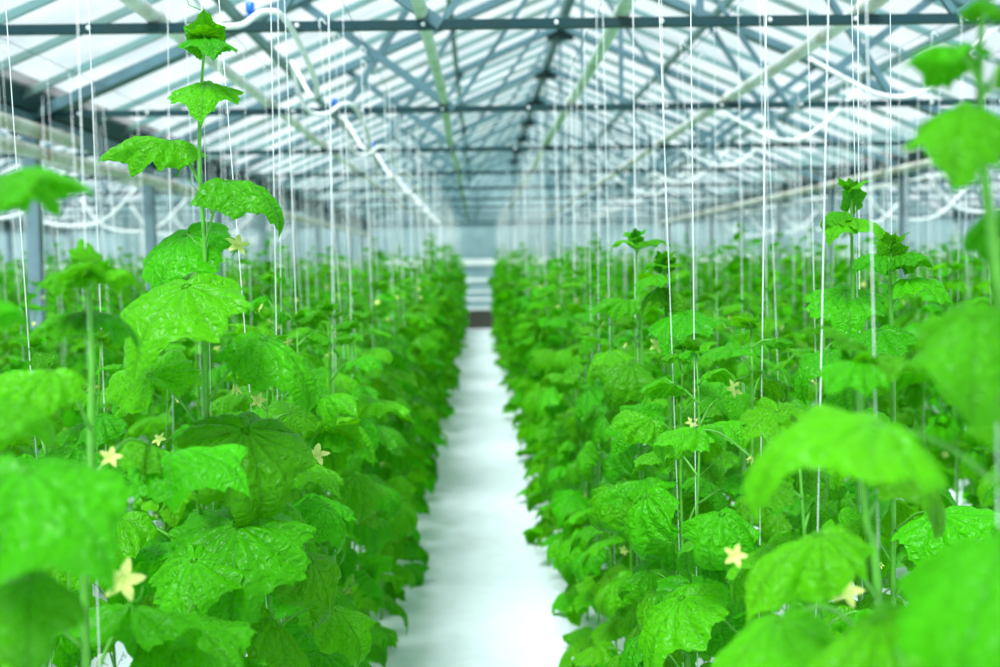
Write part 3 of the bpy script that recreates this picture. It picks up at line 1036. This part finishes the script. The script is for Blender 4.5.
hflower(f2, 658, 345, 250, 20, .026, True, dD=-.06)
add_generic_leaves(f2, f2.h + 5, random.Random(62), 0.08, 1.42, 0.08, 0.155, 10)
HEROES.append((f2, 'bushy tipped cucumber plant just right of the tall two-leaved one', 'tip'))
h_ = hero(1.00, 3.05, (851, 190), [(856, 420), (853, 330), (852, 250)], 13)
hleaf(h_, 851, 204, 300, 76, 0, .055, 12, (851, 208))
hleaf(h_, 843, 212, 186, 6, 0, .085, 7, (851, 222), dD=-.02)
hleaf(h_, 855, 218, 320, -12, 0, .10, 10, (851, 232), dD=-.03)
hleaf(h_, 845, 222, 220, -12, 0, .08, 10, (851, 236), dD=-.04)
hleaf(h_, 845, 290, 260, -22, 0, .15, 10, (852, 320), dD=.05)
hleaf(h_, 830, 352, 200, -15, 0, .15, 11, (855, 385), dD=-.03)
add_generic_leaves(h_, h_.h + 5, random.Random(63), 0.08, 1.5, 0.085, 0.155, 200)
HEROES.append((h_, 'cucumber plant whose ragged tip stands highest right of the path', 'tip'))
i_ = hero(0.98, 2.8, (891, 246), [(893, 430), (892, 340), (890, 290)], 14)
hleaf(i_, 884, 256, 190, 14, 0, .085, 5, (891, 275), dD=-.01)
hleaf(i_, 889, 260, 280, 72, 10, .06, 12, (891, 268))
hleaf(i_, 898, 256, 340, 18, 0, .085, 5, (891, 275), dD=-.02)
hleaf(i_, 908, 280, 355, 6, 10, .125, 11, (891, 312), dD=-.02)
hleaf(i_, 880, 330, 215, -15, 0, .14, 10, (892, 365), dD=-.05)
add_generic_leaves(i_, i_.h + 5, random.Random(64), 0.08, 1.45, 0.085, 0.155, 120)
HEROES.append((i_, 'cucumber plant with curled young leaves in front of the ragged high tip', 'tip'))

hero_roots = []
for pl, lab, g in HEROES:
    r = instantiate_full(pl, 'cucumber_plant', pl.base)
    tag(r, lab, 'cucumber plant', 'cucumber plants nearest the camera')
    hero_roots.append(r)

# ------------------------------------------------------------------ the rows
PROTO_SPECS = [generic_plant(100 + i, hh) for i, hh in enumerate((1.62, 1.70, 1.75, 1.80, 1.68, 1.86, 1.73))]
PROTO_FULL = [None] * len(PROTO_SPECS)
FAR_SPECS = [generic_plant(200 + i, hh, 0.108, 0.172) for i, hh in enumerate((1.64, 1.72, 1.78, 1.84, 1.70, 1.90))]
MIDF = [merged_foliage(p, MID) for p in PROTO_SPECS]
MIDS = [merged_stem(p) for p in PROTO_SPECS]
FARM = None

def far_mesh(p):
    V, T, Q, ve, rn = merged_arrays(p, LOW)
    sb = MB(); sb.tube(p.stem, [r * 1.1 for r in p.stem_r], 4)
    n0 = len(V)
    Vs = np.array(sb.v)
    fs = [tuple(i + n0 for i in f) for f in sb.f]
    V2 = np.concatenate([V, Vs])
    z = np.zeros(len(Vs))
    return mesh_from('cucumber_plant', V2, T + Q + fs, [M_LEAF_FAR, M_STEM], attrs={'vein': np.concatenate([ve, z]), 'rnd': np.concatenate([rn, z])},
                     mat_idx=[0] * (len(T) + len(Q)) + [1] * len(fs)), V2, T, Q + [f for f in fs if len(f) == 4], np.concatenate([ve, z]), np.concatenate([rn, z])
FARS = [far_mesh(p) for p in FAR_SPECS]

PITCH = 1.656
ROWS = []     # (x, phrase, rank)
for k in range(-8, 9):
    for off in (-0.535, 0.535):
        x = k * PITCH + off
        ROWS.append(x)
ROWS.sort()
left = sorted([x for x in ROWS if x < 0], reverse=True)
right = sorted([x for x in ROWS if x > 0])
def row_phrase(i, side):
    if i > 6: return 'outer rows far %s of the white path' % side
    return ('row' if i == 0 else ORD[i] + ' row') + ' %s of the white path' % side

def in_view(x, y, margin=0.6):
    d = CAM_R.transposed() @ (Vector((x, y, 1.7)) - CAM_P)
    if d.z > -0.3: return False
    half = 500 / F_PX * -d.z
    return abs(d.x) < half + margin

rng = random.Random(77)
cand = []
for side, rows in (('left', left), ('right', right)):
    for i, x in enumerate(rows):
        n = 0
        y0 = {('left', 0): 2.93, ('right', 0): 2.05}.get((side, i), 1.2)
        y = y0 + (0 if i == 0 else rng.uniform(0, .3))
        while y < Y_END - 0.7:
            xx = x + rng.uniform(-.035, .035); yy = y + rng.uniform(-.05, .05)
            if in_view(xx, yy):
                cand.append(dict(side=side, row=i, x=xx, y=yy, n=n, d=math.hypot(xx, yy))); n += 1
            y += 0.40 if i == 0 else 0.42
cand.sort(key=lambda c: c['d'] * (1.0 if c['row'] == 0 else (1.12 if c['row'] == 1 else 1.35)))

TOPS = {}   # tall ones with known tips: nearest candidate to (side,row,y) gets that height
def set_top(side, row, y, px, py):
    best = min((c for c in cand if c['side'] == side and c['row'] == row and 'h' not in c), key=lambda c: abs(c['y'] - y))
    p = at(px, py, y)
    best['x'] = p.x; best['y'] = y; best['h'] = p.z
def drop(side, row, y):
    best = min((c for c in cand if c['side'] == side and c['row'] == row), key=lambda c: abs(c['y'] - y))
    cand.remove(best)
drop('right', 0, 4.0); drop('right', 0, 3.5); drop('right', 1, 3.05); drop('right', 1, 2.7)
set_top('left', 1, 3.9, 270, 282)
set_top('left', 0, 3.35, 268, 345)

byrow = {}
for c_ in sorted(cand, key=lambda q: q['y']):
    k_ = (c_['side'], c_['row']); c_['n'] = byrow.get(k_, 0); byrow[k_] = c_['n'] + 1
NFULL, NMID = 48, 130
MAXI = 262
stuff_V = []; stuff_T = []; stuff_Q = []; stuff_ve = []; stuff_rn = []; soff = 0
counts = {}
strings = []
for idx, cd in enumerate(cand):
    x, y = cd['x'], cd['y']
    rz = rng.uniform(0, 6.28)
    side, row = cd['side'], cd['row']
    phr = row_phrase(row, side)
    if idx < NFULL or idx < NMID:
        pi = rng.randrange(len(PROTO_SPECS))
        h0 = PROTO_SPECS[pi].stem[-1].z
        h = cd.get('h', rng.uniform(1.54, 1.72) if y < 4.6 else h0 * rng.uniform(0.92, 1.06))
        sc = h / h0
        if idx < NFULL:
            if PROTO_FULL[pi] is None:
                r = instantiate_full(PROTO_SPECS[pi], 'cucumber_plant', (x, y, 0))
                r.rotation_euler = (0, 0, rz); r.scale = (sc, sc, sc)
                PROTO_FULL[pi] = r
            else:
                r = copy_tree(PROTO_FULL[pi], 'cucumber_plant', (x, y, 0), rz, sc)
        else:
            r = empty('cucumber_plant', (x, y, 0), rz); r.scale = (sc, sc, sc)
            link('foliage', MIDF[pi], r); link('stem', MIDS[pi], r)
        near = y < 7.0 and row < 2
        if near and cd['n'] < 14:
            tag(r, '%s cucumber plant behind the front ones in the %s' % (ORD[cd['n']], phr), 'cucumber plant', 'cucumber plants in the ' + phr)
        else:
            tag(r, 'leafy cucumber plant midway along the %s' % phr, 'cucumber plant', 'plants midway along the ' + phr)
    elif idx < MAXI:
        fi = rng.randrange(len(FARS))
        h0 = FAR_SPECS[fi].stem[-1].z
        h = h0 * rng.uniform(0.95, 1.15); sc = h / h0
        r = link('cucumber_plant', FARS[fi][0])
        r.location = (x, y, 0); r.rotation_euler = (0, 0, rz); r.scale = (sc, sc, sc)
        tag(r, 'small blurred cucumber plant far along the %s' % phr, 'cucumber plant', 'far plants in the ' + phr)
    else:
        fi = rng.randrange(len(FARS))
        _, V, T, Q, ve, rn = FARS[fi]
        h0 = FAR_SPECS[fi].stem[-1].z
        h = h0 * rng.uniform(0.95, 1.17); sc = h / h0
        cz, sz_ = math.cos(rz), math.sin(rz)
        W = np.stack([(V[:, 0]*cz - V[:, 1]*sz_) * sc + x, (V[:, 0]*sz_ + V[:, 1]*cz) * sc + y, V[:, 2] * sc], 1)
        stuff_V.append(W)
        stuff_T.append(np.array(T) + soff); stuff_Q.append(np.array(Q) + soff)
        stuff_ve.append(ve); stuff_rn.append((rn + rng.random()) % 1.0)
        soff += len(W)
    cd['h'] = h
    strings.append((cd, idx))

V = np.concatenate(stuff_V)
T = np.concatenate(stuff_T); Q = np.concatenate(stuff_Q)
T4 = np.concatenate([T, T[:, 2:3]], 1)
me = bpy.data.meshes.new('cucumber_foliage')
nT, nQ = len(T), len(Q)
me.vertices.add(len(V)); me.vertices.foreach_set('co', V.astype(np.float32).ravel())
me.loops.add(nT * 3 + nQ * 4)
me.loops.foreach_set('vertex_index', np.concatenate([T.ravel(), Q.ravel()]).astype(np.int32))
me.polygons.add(nT + nQ)
me.polygons.foreach_set('loop_start', np.concatenate([np.arange(nT) * 3, nT * 3 + np.arange(nQ) * 4]).astype(np.int32))
me.update(calc_edges=True)
me.polygons.foreach_set('use_smooth', np.ones(nT + nQ, dtype=bool))
me.materials.append(M_LEAF_FAR)
for k_, a in (('vein', stuff_ve), ('rnd', stuff_rn)):
    at_ = me.attributes.new(k_, 'FLOAT', 'POINT'); at_.data.foreach_set('value', np.concatenate(a).astype(np.float32))
o = link('cucumber_foliage', me)
tag(o, 'blurred green mass of distant cucumber rows filling the greenhouse to the end wall', 'cucumber plants', kind='stuff')

# ------------------------------------------------------------------ wires and strings
WIRE_Z = CAM_H + 1.075
for side, rows in (('left', left), ('right', right)):
    for i, x in enumerate(rows[:4]):
        b = MB(); b.tube([(x, TIES[0], WIRE_Z), (x, Y_END - .1, WIRE_Z)], .0015, 5)
        o = b.build('support_wire', M_DARK, None, True)
        tag(o, 'thin dark wire stretched under the trusses above the ' + row_phrase(i, side), 'wire', 'overhead string wires')

def string_mesh(rad, n=5):
    b = MB(); L_ = 1.0
    b.tube([(0, 0, 0), (0, 0, -0.5), (0, 0, -1)], rad, n)
    return b.mesh('support_string', M_STRING, True)
S_NEAR = string_mesh(.0012, 6)
S_MID = string_mesh(.0018, 5)

def hook_mesh():
    b = MB()
    b.tube(spline([(0, 0, -.03), (0, .0, .0), (.008, 0, .012), (.016, 0, .004), (.03, 0, -.01)], 4), .003, 5)
    return b.mesh('hook', M_FRAME, True)
HOOK = hook_mesh()

def add_string(topp, bot, label, group, near, wid=1.0):
    d = Vector(bot) - Vector(topp)
    o = link('support_string', S_NEAR if near else S_MID)
    q = (-d).to_track_quat('Z', 'Y')
    M = Matrix.Translation(topp) @ q.to_matrix().to_4x4() @ Matrix.Diagonal((wid, wid, d.length, 1))
    o.matrix_basis = M
    tag(o, label, 'string', group)
    if near:
        h = link('hook', HOOK, o)
        h.matrix_basis = M.inverted() @ Matrix.Translation(topp)
    return o

srng = random.Random(9)
for pl, lab, g in HEROES:
    tip = pl.stem[-1] + pl.base
    zz = WIRE_Z
    tp = Vector((tip.x - .004, pl.base.y + .012, zz))
    o = add_string(tp, pl.base + pl.node(0.25) + Vector((0.006, 0.006, 0)), 'x', 'strings of the front plants', True, 0.75)
    o['label'] = 'white twine holding up the ' + ('tall sharp plant left of the path', 'blurred plant with flat leafy tip', 'nearest plant at the left edge',
        'nearest plant at the right edge', 'plant with low spreading tip', 'plant with tall two-leaved tip', 'bushy tipped plant right of the path',
        'plant whose ragged tip stands highest', 'plant with curled young leaves')[[q[0] for q in HEROES].index(pl)]

sV = []; sF = []; so_ = 0; nS = 0
for cd, idx in strings:
    x, y = cd['x'], cd['y']
    if cd['row'] > 9: continue
    lx = srng.gauss(0, .05); ly = srng.gauss(0, .04)
    tp = Vector((x + lx, y + ly, WIRE_Z)); bt = Vector((x + .01, y + .01, 0.4))
    phr = row_phrase(cd['row'], cd['side'])
    if nS < 270:
        near = cd['d'] < 7
        if near and cd['row'] < 2 and cd['n'] < 14:
            lab = 'white twine above the %s plant along the %s' % (ORD[cd['n']], phr)
            grp = 'strings over the ' + phr
        else:
            lab = 'thin white twine hanging farther along the ' + phr
            grp = 'farther strings over the ' + phr
        add_string(tp, bt, lab, grp, near)
        nS += 1
    else:
        d = bt - tp
        w = .0024
        for i in range(4):
            a = math.pi/2*i + .4
            sV += [tp + Vector((w*math.cos(a), w*math.sin(a), 0)), bt + Vector((w*math.cos(a), w*math.sin(a), 0))]
        k0 = so_
        for i in range(4):
            j = (i+1) % 4
            sF.append((k0+2*i, k0+2*i+1, k0+2*j+1, k0+2*j))
        so_ += 8
o = link('support_strings', mesh_from('far_strings', [tuple(p) for p in sV], sF, M_STRING))
tag(o, 'thin blurred white twines hanging over the distant cucumber rows', 'strings', kind='stuff')

# ------------------------------------------------------------------ light
w = bpy.data.worlds.new('overcast_sky'); scene.world = w
w.use_nodes = True
nt = w.node_tree
bg = nt.nodes['Background']
bg.inputs['Color'].default_value = (0.80, 0.95, 1.0, 1)
bg.inputs['Strength'].default_value = 0.70
sun = bpy.data.lights.new('sun', 'SUN'); sun.energy = 6.2; sun.angle = R(26); sun.color = (1.0, 1.0, 1.0)
so = bpy.data.objects.new('sun', sun); COL.objects.link(so)
so.rotation_euler = (R(27), R(-15), 0)
so.location = (0, 10, 12)

scene.view_settings.view_transform = 'Standard'
scene.view_settings.look = 'None'
scene.view_settings.gamma = 1.0
scene.view_settings.use_curve_mapping = False
scene.view_settings.exposure = 0.38
cy = scene.cycles
cy.use_denoising = True
cy.max_bounces = 8
cy.diffuse_bounces = 4
cy.transmission_bounces = 6
cy.transparent_max_bounces = 24
cy.glossy_bounces = 2
